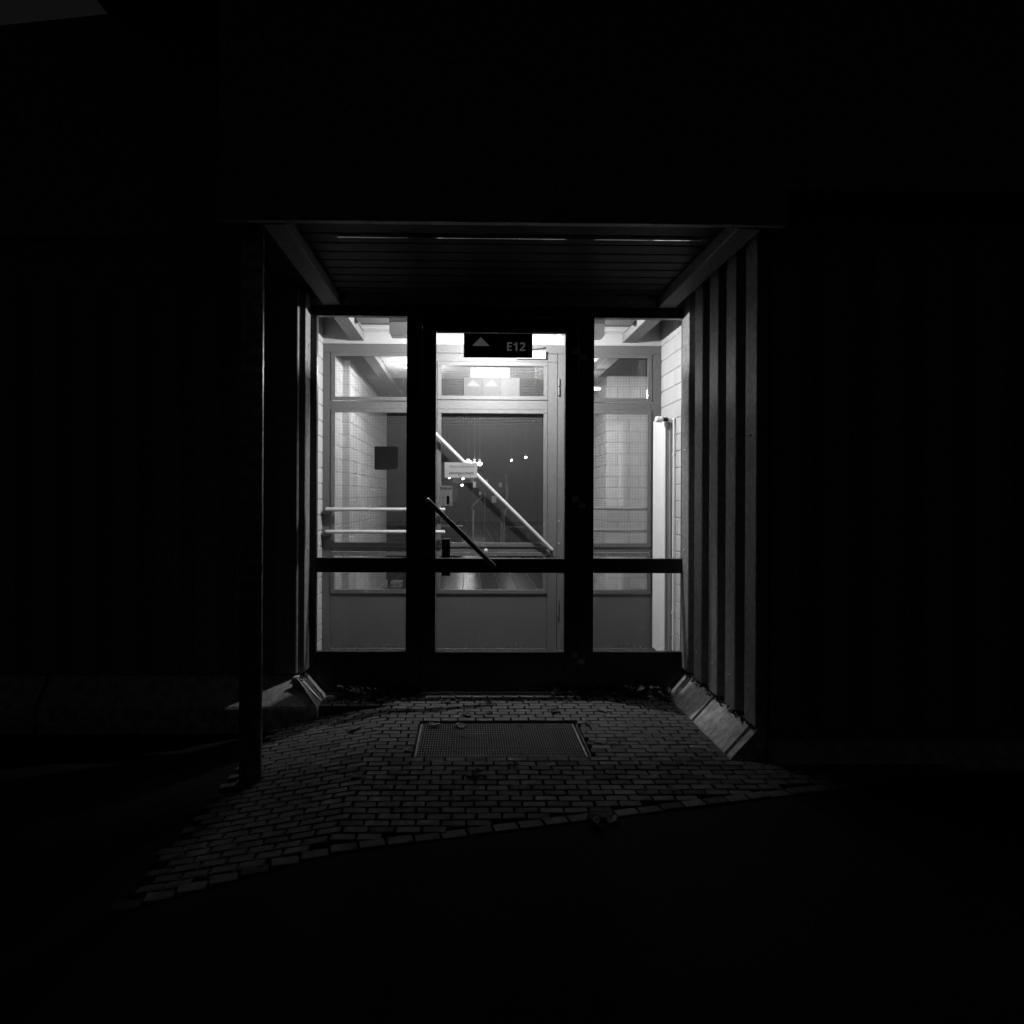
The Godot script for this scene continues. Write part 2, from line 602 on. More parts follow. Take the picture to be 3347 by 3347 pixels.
func building() -> void:
	var b := thing("entrance_building", "dark ribbed metal clad building with a recessed porch and concrete plinth round the glazed door", "building", Vector3(0.2, 0, -0.2))
	# right wall of the porch and the facade that carries on from it
	box(b, "porch_wall", M.facade, 1.462, 1.75, 0.0, 2.70, -0.10, 1.08)
	box(b, "front_wall", M.facade, 1.462, 9.0, 0.0, 2.70, 1.082, 1.30 - 0.215)
	for k in 5:
		rib(b, Vector3(1.41, 0, [-0.026, 0.226, 0.480, 0.734, 0.992][k]), Vector3(0, 0, 1), Vector3(-1, 0, 0), 0.17, 2.60, 0.135)
	for k in 14:
		rib(b, Vector3(1.48 + k * 0.252, 0, 1.14), Vector3(1, 0, 0), Vector3(0, 0, 1), 0.17, 2.60, 0.135, false)
	# left: a short return, then the wall turns away
	box(b, "porch_wall", M.facade, -1.40, -1.082, 0.0, 2.70, -0.10, 0.10)
	box(b, "side_wall", M.facade, -12.0, -1.402, 0.0, 2.898, -0.10, 0.10)
	rib(b, Vector3(-1.03, 0, -0.012), Vector3(0, 0, 1), Vector3(1, 0, 0), 0.17, 2.58, 0.135)
	for k in 14:
		rib(b, Vector3(-1.21 - k * 0.252, 0, 0.152), Vector3(1, 0, 0), Vector3(0, 0, 1), 0.17, 2.60, 0.135, false)
	prism(b, "gable", M.facade, PackedVector2Array([Vector2(-12.0, 2.9), Vector2(-1.4, 2.9), Vector2(-1.4, 4.30), Vector2(-2.26, 4.293), Vector2(-12.0, 3.12)]), -0.09, 0.16)
	# upper storeys over the porch
	box(b, "upper_wall", M.facade, -1.15, 9.0, 2.72, 4.288, -0.088, 1.30)
	box(b, "upper_wall", M.facade, -2.265, 9.0, 4.29, 9.0, -0.3, 1.95)
	# porch roof: two beams, slatted soffit, added strip mirroring the panes
	for x in [[-0.95, -0.842], [1.243, 1.358]]:
		box(b, "beam", M.beam, x[0], x[1], 2.535, 2.715, -6.3, 1.301, 0.004)
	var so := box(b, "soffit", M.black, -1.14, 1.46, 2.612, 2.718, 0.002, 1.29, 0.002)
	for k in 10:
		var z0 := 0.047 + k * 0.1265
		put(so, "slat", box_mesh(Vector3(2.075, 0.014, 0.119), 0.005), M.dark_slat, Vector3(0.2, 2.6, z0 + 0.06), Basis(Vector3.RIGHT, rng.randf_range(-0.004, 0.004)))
	box(so, "added_mirror_strip", M.strip, -0.66, 1.17, 2.586, 2.5905, 1.016, 1.026, 0.001)  # polished strip added to carry the pane reflection of a tilted slat
	box(b, "fascia", M.facade, -1.15, 1.46, 2.54, 2.718, 1.302, 1.34)
	# wall over and beside the door
	box(b, "lintel", M.facade, -0.838, 1.239, 2.534, 2.72, -0.09, -0.002)
	box(b, "lintel", M.facade, -1.4, -0.954, 2.534, 2.72, -0.09, -0.002)
	box(b, "lintel", M.facade, 1.362, 1.7, 2.534, 2.72, -0.09, -0.002)
	# concrete plinth
	var r := Vector3(-1, 0, 0)
	plinth(b, Vector3(1.451, 0, -0.02), Vector3(1.451, 0, 0.505), r)
	plinth(b, Vector3(1.451, 0, 0.533), Vector3(1.451, 0, 1.003), r)
	plinth(b, Vector3(1.451, 0, 1.035), Vector3(1.451, 0, 1.088), r)
	plinth(b, Vector3(1.49, 0, 1.02), Vector3(2.9, 0, 1.02), Vector3(0, 0, 1))
	plinth(b, Vector3(2.93, 0, 1.02), Vector3(4.9, 0, 1.02), Vector3(0, 0, 1))
	plinth(b, Vector3(-1.057, 0, -0.02), Vector3(-1.057, 0, 0.172), -r)
	plinth(b, Vector3(-1.057, 0, 0.194), Vector3(-1.057, 0, 0.202), -r, 0.0, 0.6)
	plinth(b, Vector3(-2.6, 0, 0.142), Vector3(-1.062, 0, 0.142), Vector3(0, 0, 1), 0.0, 1.0)
	plinth(b, Vector3(-4.6, 0, 0.142), Vector3(-2.63, 0, 0.142), Vector3(0, 0, 1))

# brick skin on a wall: bricks along u from o over a length, facing n
func brickwork(wall: Node, o: Vector3, u: Vector3, n: Vector3, length: float, y1: float, called := "brick", joined := false, tones := "brick") -> void:
	var st := start()
	var turn := Basis(u, Vector3.UP, u.cross(Vector3.UP))
	var row := 0
	var y := 0.012
	while y + 0.113 < y1 + 0.06:
		var h := minf(0.115, y1 - y)
		if h < 0.02:
			break
		var s := 0.0 if row % 2 == 0 else -0.125
		while s < length - 0.01:
			var a := maxf(s, 0.0)
			var e := minf(s + 0.241, length)
			if e - a > 0.012:
				var proud := rng.randf_range(0.0, 0.0012)
				var c := o + u * ((a + e) * 0.5) + Vector3.UP * (y + h * 0.5) + n * (-0.012 + proud)
				var sz := Vector3(snappedf(e - a, 0.001), snappedf(h, 0.001), 0.03)
				if joined:
					cbox(st, Vector3.ZERO, sz, 0.003, Transform3D(turn, c))
				else:
					put(wall, called, box_mesh(sz, 0.003), M[tones][rng.randi() % 4], c, turn)
			s += 0.25
		y += 0.125
		row += 1
	if joined:
		var o2 := built(wall, "brick_field", st, M.brick[0])
		o2.set_meta("kind", "stuff")

func interior() -> void:
	var fl := setting("interior_floor")
	box(fl, "floor_base", M.grout, -9.2, 9.2, -0.03, -0.0008, -30.0, -0.07, 0.0)
	var field := start()
	var n := 0
	for i in range(-36, 37):
		for j in 112:
			if (i < -8 or i > 10) and j < 25:
				continue
			var x := 0.062 + i * 0.2566
			var z := -0.2 - j * 0.2566
			var at := Vector3(x, -0.006 + rng.randf_range(-0.0004, 0.0004), z)
			var turn := Basis.from_euler(Vector3(rng.randf_range(-0.002, 0.002), 0, rng.randf_range(-0.002, 0.002)))
			if x > -0.6 and x < 1.2 and z < -4.4 and z > -8.6:
				put(fl, "tile", box_mesh(Vector3(0.2486, 0.012, 0.2486), 0.001), M.tile[rng.randi() % 3], at, turn)
			else:
				cbox(field, Vector3.ZERO, Vector3(0.2486, 0.012, 0.2486), 0.0, Transform3D(turn, at))
	var rest := built(fl, "tile_field", field, M.tile[0])
	rest.set_meta("kind", "stuff")
	var ce := setting("interior_ceiling")
	box(ce, "ceiling_base", M.plaster, -0.9, 1.3, 2.62, 2.66, -3.3, -0.092, 0.0)
	box(ce, "upper_ceiling", M.plaster, -3.2, 4.2, 2.95, 3.0, -3.3, -0.092, 0.0)
	box(ce, "corridor_ceiling", M.plaster, -2.2, 3.2, 2.62, 2.66, -6.5, -3.302, 0.0)
	box(ce, "hall_ceiling", M.hall, -9.2, 9.2, 4.8, 4.9, -30.0, -6.3, 0.0)
	box(ce, "hall_bulkhead", M.hall, -9.2, 9.2, 2.664, 4.8, -6.5, -6.4, 0.0)
	for k in 24:
		var z := -0.16 - k * 0.127
		if z < -1.03 and z > -1.16:
			continue
		box(ce, "slat", M.white_slat, -0.838, 1.239, 2.597, 2.612, z - 0.0605, z + 0.0605, 0.003)
	box(ce, "added_recess_strip", M.inner, -0.80, 1.20, 2.555, 2.60, -0.60, -0.55, 0.003)  # grey strip added in place of a dark recess between slats
	# vestibule walls, the wall over the inner screen, and the corridor behind
	var wl := setting("left_wall")
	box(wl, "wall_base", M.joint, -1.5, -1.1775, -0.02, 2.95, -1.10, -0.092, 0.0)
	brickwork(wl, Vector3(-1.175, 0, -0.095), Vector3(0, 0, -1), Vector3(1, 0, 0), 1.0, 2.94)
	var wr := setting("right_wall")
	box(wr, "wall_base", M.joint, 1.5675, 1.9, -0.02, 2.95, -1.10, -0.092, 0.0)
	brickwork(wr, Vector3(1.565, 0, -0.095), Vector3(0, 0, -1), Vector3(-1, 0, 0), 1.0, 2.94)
	var over := setting("wall_over_inner_door")
	box(over, "plaster", M.plaster, -1.5, 1.9, 2.512, 2.945, -1.10, -1.033, 0.001)
	box(over, "jamb_plaster", M.plaster, -1.9, -1.178, -0.02, 2.51, -1.20, -1.102, 0.001)
	box(over, "jamb_plaster", M.plaster, 1.568, 4.0, -0.02, 2.51, -1.20, -1.102, 0.001)
	var cl := setting("corridor_left_wall")
	box(cl, "wall_base", M.lightened_joint, -1.7, -1.2445, -0.02, 2.62, -2.26, -1.202, 0.0)
	brickwork(cl, Vector3(-1.242, 0, -1.21), Vector3(0, 0, -1), Vector3(1, 0, 0), 1.03, 2.61, "brick", false, "lightened_brick")
	box(cl, "wall_base", M.lightened_joint, -1.7, -1.1725, -0.02, 2.62, -5.3, -2.2525, 0.0)
	brickwork(cl, Vector3(-1.241, 0, -2.25), Vector3(1, 0, 0), Vector3(0, 0, 1), 0.066, 2.61, "end_brick", false, "lightened_brick")
	brickwork(cl, Vector3(-1.17, 0, -2.262), Vector3(0, 0, -1), Vector3(1, 0, 0), 3.0, 2.61, "brick", false, "lightened_brick")
	box(cl, "corner_trim", M.white, -1.18, -1.163, 0.0, 2.55, -2.86, -2.845, 0.002)
	box(cl, "skirting_board", M.white, -1.165, -1.148, 0.0, 0.075, -5.28, -2.9, 0.003)
	box(cl, "far_wall_base", M.joint, -2.1, -1.6, -0.02, 2.62, -6.4, -5.302, 0.0)
	box(cl, "hall_wall", M.hall, -9.2, -2.102, -0.02, 2.66, -6.5, -6.4, 0.0)
	box(cl, "hall_side_wall", M.hall, -9.3, -9.1, -0.02, 4.8, -30.0, -6.4, 0.0)
	var cr := setting("corridor_right_wall")
	box(cr, "wall_base", M.lightened_joint, 2.45, 2.7, -0.02, 2.62, -3.031, -1.202, 0.0)
	box(cr, "wall_base", M.lightened_joint, 1.5375, 2.7, -0.02, 2.62, -6.5, -3.0325, 0.0)
	box(cr, "hall_wall", M.hall, 2.702, 9.2, -0.02, 2.66, -6.5, -6.4, 0.0)
	box(cr, "hall_side_wall", M.hall, 9.1, 9.3, -0.02, 4.8, -30.0, -6.4, 0.0)
	brickwork(cr, Vector3(1.535, 0, -3.03), Vector3(1, 0, 0), Vector3(0, 0, 1), 0.91, 2.61, "brick", false, "lightened_brick")
	brickwork(cr, Vector3(1.535, 0, -3.04), Vector3(0, 0, -1), Vector3(-1, 0, 0), 3.4, 2.61, "brick", false, "lightened_brick")
	var ew := setting("corridor_end_wall")
	box(ew, "plaster", M.hall, -9.2, 9.2, -0.02, 4.9, -29.2, -29.0, 0.0)

func pane(parent: Node, x0: float, x1: float, y0: float, y1: float, z: float) -> MeshInstance3D:
	return box(parent, "pane", M.clear_glass, x0 - 0.006, x1 + 0.006, y0 - 0.006, y1 + 0.006, z - 0.003, z + 0.003, 0.0)

# flecks of dirt and smears on a pane, thickest along its foot
func grime(parent: Node, x0: float, x1: float, y0: float, y1: float, z: float) -> void:
	var st := start()
	for k in 150:
		var low := k < 125
		var y: float = y0 + pow(rng.randf(), 2.2) * 0.05 if low else rng.randf_range(y0, y1)
		var p := Vector3(rng.randf_range(x0 + 0.01, x1 - 0.01), y + 0.002, z)
		var w := rng.randf_range(0.001, 0.012 if low else 0.004)
		var h := rng.randf_range(0.0006, 0.0016)
		cbox(st, Vector3.ZERO, Vector3(w, h, 0.0003), 0.0, Transform3D(Basis(Vector3.BACK, rng.randf_range(-0.3, 0.3)), p))
	var o := built(parent, "grime", st, M.grime)
	o.set_meta("kind", "stuff")

func outer_screen() -> void:
	var s := thing("entrance_screen", "black metal frame with glazed side panels either side of the outer door", "door frame", Vector3(0.21, 0, -0.03))
	box(s, "jamb", M.frame, -1.07, -0.989, 0.0, 2.462, -0.047, -0.002)
	box(s, "jamb", M.frame, 1.411, 1.47, 0.0, 2.462, -0.047, -0.002)
	box(s, "head", M.frame, -1.07, 1.47, 2.4635, 2.532, -0.049, 0.0)
	box(s, "mullion", M.frame, -0.404, -0.306, 0.0, 2.462, -0.047, -0.002)
	box(s, "mullion", M.frame, 0.724, 0.824, 0.0, 2.462, -0.047, -0.002)
	box(s, "door_head", M.frame, -0.3045, 0.7225, 2.402, 2.462, -0.047, -0.002)
	for x in [[-0.9875, -0.4055], [0.8255, 1.4095]]:
		box(s, "middle_rail", M.frame, x[0], x[1], 0.789, 0.884, -0.045, -0.004)
		box(s, "bottom_rail", M.frame, x[0], x[1], 0.004, 0.272, -0.045, -0.004)
		pane(s, x[0], x[1], 0.884, 2.462, -0.028)
		pane(s, x[0], x[1], 0.272, 0.789, -0.028)
		grime(s, x[0], x[1], 0.272, 0.789, -0.0322)
		grime(s, x[0], x[1], 0.884, 2.462, -0.0322)
	# rebates that cover the joint round the leaf
	box(s, "door_stop", M.frame, -0.33, -0.275, 0.0, 2.40, -0.060, -0.0485)
	box(s, "door_stop", M.frame, 0.70, 0.75, 0.0, 2.40, -0.060, -0.0485)
	box(s, "door_stop", M.frame, -0.274, 0.699, 2.388, 2.425, -0.060, -0.0485)
	# door leaf
	var d := thing("entrance_door", "black framed glazed outer door with a slanting pull bar", "door", Vector3(0.21, 0, -0.03))
	box(d, "stile", M.frame, -0.302, -0.212, 0.012, 2.398, -0.045, 0.002)
	box(d, "stile", M.frame, 0.634, 0.720, 0.012, 2.398, -0.045, 0.002)
	box(d, "top_rail", M.frame, -0.2105, 0.6325, 2.362, 2.398, -0.043, 0.0)
	box(d, "middle_rail", M.frame, -0.2105, 0.6325, 0.789, 0.884, -0.043, 0.0)
	box(d, "bottom_rail", M.frame, -0.2105, 0.6325, 0.012, 0.272, -0.043, 0.0)
	pane(d, -0.2105, 0.6325, 0.884, 2.362, -0.028)
	pane(d, -0.2105, 0.6325, 0.272, 0.789, -0.028)
	grime(d, -0.2105, 0.6325, 0.272, 0.789, -0.0322)
	grime(d, -0.2105, 0.6325, 0.884, 2.362, -0.0322)
	# slanting pull bar on two feet
	var pb := rod(d, "pull_bar", M.bar, Vector3(-0.268, 1.272, 0.062), Vector3(0.176, 0.833, 0.062), 0.0165, 18)
	rod(pb, "bar_foot", M.bar, Vector3(-0.25, 1.254, 0.0), Vector3(-0.25, 1.254, 0.06), 0.009, 12, false)
	rod(pb, "bar_foot", M.bar, Vector3(0.155, 0.855, -0.004), Vector3(0.155, 0.855, 0.06), 0.009, 12, false)
	# lock case on the inside, keyhole plate on the stile
	box(d, "lock_case", M.black, -0.172, -0.116, 0.763, 1.009, -0.070, -0.046, 0.004)
	var ke := prism(d, "keyhole_plate", M.hinge, rounded_rect(-0.282, -0.254, 0.897, 0.969, 0.0138), 0.0022, 0.0065)
	prism(ke, "keyhole", M.black, rounded_rect(-0.2735, -0.2625, 0.914, 0.952, 0.0053), 0.0066, 0.0076)
	for y in [2.245, 1.275, 0.255]:
		var h := box(d, "hinge", M.hinge, 0.680, 0.7215, y - 0.022, y + 0.018, 0.0022, 0.013, 0.003)
		box(h, "hinge_leaf", M.hinge, 0.7235, 0.767, y - 0.062, y - 0.024, 0.0002, 0.013, 0.003)
	# what is stuck on the glass
	var e := thing("exit_sign", "black door sign with a white arrowhead and the lettering E12", "sign", Vector3(0.193, 2.273, -0.02))
	box(e, "arrow_panel", M.black, -0.033, 0.192, 2.201, 2.3605, -0.0245, -0.0185, 0.001)
	box(e, "number_panel", mat(0.03, 0.45), 0.1915, 0.419, 2.201, 2.3605, -0.0245, -0.018, 0.001)
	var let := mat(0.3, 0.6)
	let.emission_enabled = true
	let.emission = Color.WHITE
	let.emission_energy_multiplier = 0.042  # faint glow put into the letters for lamp light coming through from behind
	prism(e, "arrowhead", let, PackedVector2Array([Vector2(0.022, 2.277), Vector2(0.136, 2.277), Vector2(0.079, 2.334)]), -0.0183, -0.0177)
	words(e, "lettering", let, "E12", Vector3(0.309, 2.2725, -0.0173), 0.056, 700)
	var nt := thing("paper_notice", "white paper notice reading that the building is alarm protected, taped to the outer door glass", "notice", Vector3(-0.048, 1.46, -0.04))
	prism(nt, "sheet", M.paper, PackedVector2Array([Vector2(-0.155, 1.411), Vector2(0.057, 1.411), Vector2(0.057, 1.44), Vector2(0.061, 1.492), Vector2(0.058, 1.511), Vector2(-0.155, 1.512)]), -0.0335, -0.0328)
	words(nt, "lettering", M.ink_pale, "Dieses Gebäude ist", Vector3(-0.042, 1.485, -0.0321), 0.0135, 400)
	words(nt, "lettering", M.ink, "alarmgesichert!", Vector3(-0.045, 1.441, -0.0321), 0.0155, 700)
	var al := thing("alarm_sticker", "grey sticker with ALARM in mirror writing low on the outer door glass", "sticker", Vector3(-0.147, 1.29, -0.04))
	box(al, "film", M.film, -0.192, -0.1025, 1.227, 1.357, -0.0335, -0.0329, 0.0)
	words(al, "lettering", M.film_dark, "ALARM", Vector3(-0.147, 1.340, -0.0321), 0.0165, 700, true)
	box(al, "picture_block", M.film_dark, -0.141, -0.123, 1.236, 1.290, -0.0325, -0.0320, 0.0)
	box(al, "picture_notch", M.film_dark, -0.168, -0.163, 1.274, 1.288, -0.0325, -0.0320, 0.0)
	var bs := thing("black_sticker", "black square sticker with rounded corners on the side panel glass", "sticker", Vector3(-0.538, 1.537, -0.03))
	prism(bs, "film", M.film_black, rounded_rect(-0.615, -0.462, 1.461, 1.614, 0.008), -0.0245, -0.0238)

# wires cast in the glass
func wires(parent: Node, x0: float, x1: float, y0: float, y1: float, z: float) -> void:
	var st := start()
	var r := 0.0007
	var x := x0 + 0.006
	while x < x1:
		cbox(st, Vector3(x, (y0 + y1) * 0.5, z), Vector3(r * 2, y1 - y0, r * 2), 0.0)
		x += 0.0127
	var y := y0 + 0.006
	while y < y1:
		cbox(st, Vector3((x0 + x1) * 0.5, y, z + 0.0006), Vector3(x1 - x0, r * 2, r * 2), 0.0)
		y += 0.0127
	var o := built(parent, "wire_mesh", st, M.wire)
	o.set_meta("kind", "stuff")

func beads(parent: Node, x0: float, x1: float, y0: float, y1: float, z: float) -> void:
	var w := 0.033
	box(parent, "glazing_bead", M.inner_bead, x0 - w, x1 + w, y1 + 0.0005, y1 + w, z, z + 0.008, 0.002)
	box(parent, "glazing_bead", M.inner_bead, x0 - w, x1 + w, y0 - w, y0 - 0.0005, z, z + 0.008, 0.002)
	box(parent, "glazing_bead", M.inner_bead, x0 - w, x0 - 0.0005, y0, y1, z, z + 0.0078, 0.002)
	box(parent, "glazing_bead", M.inner_bead, x1 + 0.0005, x1 + w, y0, y1, z, z + 0.0078, 0.002)

func glazed(parent: Node, x0: float, x1: float, y0: float, y1: float, z: float) -> void:
	var p := box(parent, "wired_pane", M.glass, x0 - 0.008, x1 + 0.008, y0 - 0.008, y1 + 0.008, z - 0.036, z - 0.029, 0.0)
	wires(p, x0 - 0.005, x1 + 0.005, y0 - 0.005, y1 + 0.005, z - 0.0325)
	beads(parent, x0, x1, y0, y1, z)

func inner_screen() -> void:
	var z := -1.03
	var s := thing("inner_screen", "grey metal screen of wired glass panels either side of the inner door", "door frame", Vector3(0.2, 0, -1.06))
	box(s, "head", M.inner, -1.176, 1.564, 2.442, 2.510, -1.095, z)
	box(s, "jamb", M.inner, -1.176, -1.105, 0.0, 2.4405, -1.095, z)
	box(s, "jamb", M.inner, 1.485, 1.564, 0.0, 2.4405, -1.095, z)
	box(s, "mullion", M.inner, -0.43, -0.305, 0.0, 2.4405, -1.095, z)
	box(s, "mullion", M.inner, 0.7215, 0.845, 0.0, 2.4405, -1.095, z)
	for x in [[-1.07, -0.465], [0.88, 1.449]]:
		var a: float = x[0] - 0.0335
		var c: float = x[1] + 0.0335
		box(s, "transom_bar", M.inner, a, c, 1.99, 2.05, -1.092, z - 0.002)
		box(s, "middle_rail", M.inner, a, c, 0.84, 0.8785, -1.092, z - 0.002)
		box(s, "lower_panel", M.panel, a, c, 0.03, 0.5, -1.09, z - 0.004)
		box(s, "foot_rail", M.inner_bead, a, c, 0.0, 0.06, -1.094, z + 0.002)
		glazed(s, x[0], x[1], 2.085, 2.408, z)
		glazed(s, x[0], x[1], 0.913, 1.956, z)
		glazed(s, x[0], x[1], 0.535, 0.805, z)
	# the middle door
	var d := thing("inner_door", "grey metal inner door of wired glass with a pale slanting bar", "door", Vector3(0.2, 0, -1.06))
	box(d, "top_rail", M.inner, -0.301, 0.7175, 2.374, 2.4385, -1.09, z + 0.004)
	box(d, "stile", M.inner, -0.301, -0.2525, 0.01, 2.3725, -1.09, z + 0.004)
	box(d, "stile", M.inner, 0.641, 0.7175, 0.01, 2.3725, -1.09, z + 0.004)
	box(d, "lock_rail", M.inner, -0.251, 0.6395, 1.99, 2.063, -1.088, z + 0.002)
	box(d, "middle_rail", M.inner, -0.251, 0.6395, 0.8395, 0.880, -1.088, z + 0.002)
	box(d, "lower_panel", M.panel, -0.251, 0.6395, 0.06, 0.501, -1.086, z)
	box(d, "foot_rail", M.inner_bead, -0.251, 0.6395, 0.01, 0.0585, -1.088, z + 0.003)
	glazed(d, -0.218, 0.606, 2.098, 2.339, z + 0.004)
	glazed(d, -0.218, 0.606, 0.915, 1.955, z + 0.004)
	glazed(d, -0.218, 0.606, 0.536, 0.806, z + 0.004)
	var pb := rod(d, "push_bar", M.rail, Vector3(-0.32, 1.842, -0.975), Vector3(0.678, 0.856, -0.975), 0.0155, 18)
	rod(pb, "bar_foot", M.white, Vector3(-0.28, 1.803, -1.026), Vector3(-0.28, 1.803, -0.975), 0.009, 12, false)
	rod(pb, "bar_foot", M.white, Vector3(0.665, 0.869, -1.026), Vector3(0.665, 0.869, -0.975), 0.009, 12, false)
	rod(d, "lock_cap", M.white, Vector3(0.146, 0.852, -1.028), Vector3(0.146, 0.852, -1.016), 0.0155, 18)
	for y in [2.17, 0.39]:
		var h := rod(d, "hinge", M.inner_bead, Vector3(0.728, y + 0.004, -1.018), Vector3(0.728, y + 0.07, -1.018), 0.009, 12)
		rod(h, "hinge_pin", M.inner_bead, Vector3(0.728, y - 0.07, -1.018), Vector3(0.728, y, -1.018), 0.009, 12)
	for y in [1.09, 0.91]:
		rod(d, "screw", M.steel, Vector3(0.735, y, -1.032), Vector3(0.735, y, -1.025), 0.006, 10)
	var cb := box(d, "door_closer", M.white_matt, 0.385, 0.62, 2.392, 2.456, -1.024, -0.985, 0.004)
	rod(cb, "closer_arm", M.inner, Vector3(0.43, 2.466, -1.0), Vector3(0.60, 2.485, -0.985), 0.007, 10)
	# three square plates on the transom glass
	var t := thing("transom_sign", "white three panel sign with pale arrowheads on the glass above the inner door", "sign", Vector3(0.187, 2.17, -1.04))
	var tone := [0.055, 0.066, 0.088]
	for k in 3:
		var x := -0.039 + k * 0.151
		box(t, "sign_panel", mat(tone[k], 0.6), x, x + 0.1505, 2.099, 2.247, -1.0535, -1.049, 0.0005)
		if k < 2:
			prism(t, "arrowhead", mat(0.115, 0.6), PackedVector2Array([Vector2(x + 0.018, 2.177), Vector2(x + 0.132, 2.177), Vector2(x + 0.075, 2.234)]), -1.0488, -1.0482)

func lamp(x: float, lit: bool) -> void:
	var t := thing("bulkhead_lamp", "lit white bulkhead lamp under the ceiling between two dark ones" if lit else "unlit white bulkhead lamp under the vestibule ceiling", "lamp", Vector3(x, 2.6, -0.25), "" if lit else "unlit ceiling lamps")
	var w := 0.18 if lit else 0.155
	prism(t, "diffuser", M.lit if lit else M.unlit, rounded_rect(x - w, x + w, 2.388, 2.478, 0.018), -0.305, -0.205)
	box(t, "lamp_housing", M.white_matt, x - w - 0.002, x + w + 0.002, 2.479, 2.5965, -0.30, -0.20, 0.004)
	if lit:
		# added white cover on street side and underside, shaped to limit light outdoors
		prism(t, "added_hood", M.white_matt, rounded_rect(x - 0.184, x + 0.184, 2.3825, 2.4785, 0.012), -0.2035, -0.198)
		box(t, "added_hood_base", M.white_matt, x - 0.18, x + 0.18, 2.382, 2.3865, -0.2665, -0.204, 0.001)
	if lit:
		var l := OmniLight3D.new()
		l.name = "lamp_light"
		t.add_child(l)
		l.position = Vector3(0, -0.165, -0.038)
		l.light_energy = 3.2
		l.light_size = 0.012
		l.omni_range = 40.0
		l.omni_attenuation = 2.0
		l.shadow_enabled = true

func vestibule_things() -> void:
	lamp(0.2, true)
	lamp(-0.388, false)
	lamp(0.778, false)
	# two guard rails in front of the left glass, two behind the right glass
	var g := thing("guard_rail", "pair of pale tubular rails across the glass beside the black sticker", "rail", Vector3(-0.65, 1.0, -0.98))
	for y in [1.179, 1.001]:
		var r := rod(g, "rail", M.rail, Vector3(-1.135, y, -0.972), Vector3(-0.182, y, -0.972), 0.0145, 16)
		box(r, "bracket", M.inner, -1.16, -1.085, y - 0.035, y - 0.006, -1.0285, -0.972, 0.002)
		rod(r, "bracket_stem", M.inner, Vector3(-0.27, y, -1.02), Vector3(-0.27, y, -0.972), 0.008, 10, false)
	var h := thing("guard_rail", "pair of pale tubular rails behind the wired glass beside the radiator", "rail", Vector3(1.1, 1.0, -1.14))
	for y in [1.192, 1.012]:
		var r := rod(h, "rail", M.steel, Vector3(0.80, y, -1.14), Vector3(1.50, y, -1.14), 0.0145, 16)
		rod(r, "bracket_stem", M.inner, Vector3(0.82, y, -1.14), Vector3(0.82, y, -1.092), 0.008, 10, false)
		rod(r, "bracket_stem", M.inner, Vector3(1.48, y, -1.14), Vector3(1.48, y, -1.092), 0.008, 10, false)
	# tall radiator
	var rd := thing("radiator", "tall white panel radiator with thermostat valve on the painted brick wall", "radiator", Vector3(1.52, 0.07, -0.85))
	box(rd, "front_panel", M.white, 1.489, 1.503, 0.075, 1.9, -1.005, -0.69, 0.005)
	box(rd, "rear_panel", M.white, 1.537, 1.549, 0.075, 1.88, -1.005, -0.70, 0.005)
	for k in 4:
		box(rd, "convector_fin", M.white, 1.5075 + k * 0.0075, 1.5105 + k * 0.0075, 0.10, 1.86, -1.0, -0.697 + 0.002 * (k % 2), 0.001)
	box(rd, "top_grille", M.white, 1.504, 1.536, 1.862, 1.872, -1.0, -0.70, 0.002)
	box(rd, "wall_bracket", M.black, 1.5495, 1.563, 1.70, 1.72, -0.76, -0.72, 0.002)
	box(rd, "wall_bracket", M.black, 1.5495, 1.563, 0.20, 0.22, -0.76, -0.72, 0.002)
	var v := rod(rd, "valve_head", M.white, Vector3(1.408, 1.875, -0.655), Vector3(1.468, 1.875, -0.655), 0.0235, 20)
	rod(v, "valve_collar", M.black, Vector3(1.469, 1.875, -0.655), Vector3(1.502, 1.875, -0.655), 0.016, 16, false)
	rod(v, "valve_body", M.steel, Vector3(1.503, 1.875, -0.655), Vector3(1.545, 1.875, -0.655), 0.011, 14, false)
	box(v, "valve_neck", M.steel, 1.505, 1.53, 1.855, 1.872, -0.695, -0.645, 0.004)
	var p := rod(rd, "supply_pipe", M.white, Vector3(1.545, 0.0, -0.64), Vector3(1.545, 1.885, -0.64), 0.008, 12)
	for y in [1.61, 0.42]:
		rod(p, "pipe_clip", M.white, Vector3(1.545, y, -0.6415), Vector3(1.562, y, -0.6415), 0.006, 10, false)
		rod(p, "clip_ring", M.white, Vector3(1.545, y - 0.008, -0.64), Vector3(1.545, y + 0.008, -0.64), 0.0115, 14, false)
	var f := rod(rd, "floor_foot", M.white, Vector3(1.52, 0.001, -0.70), Vector3(1.52, 0.07, -0.70), 0.012, 14, false)
	rod(f, "floor_rose", M.white, Vector3(1.52, 0.001, -0.70), Vector3(1.52, 0.012, -0.70), 0.026, 18, false)

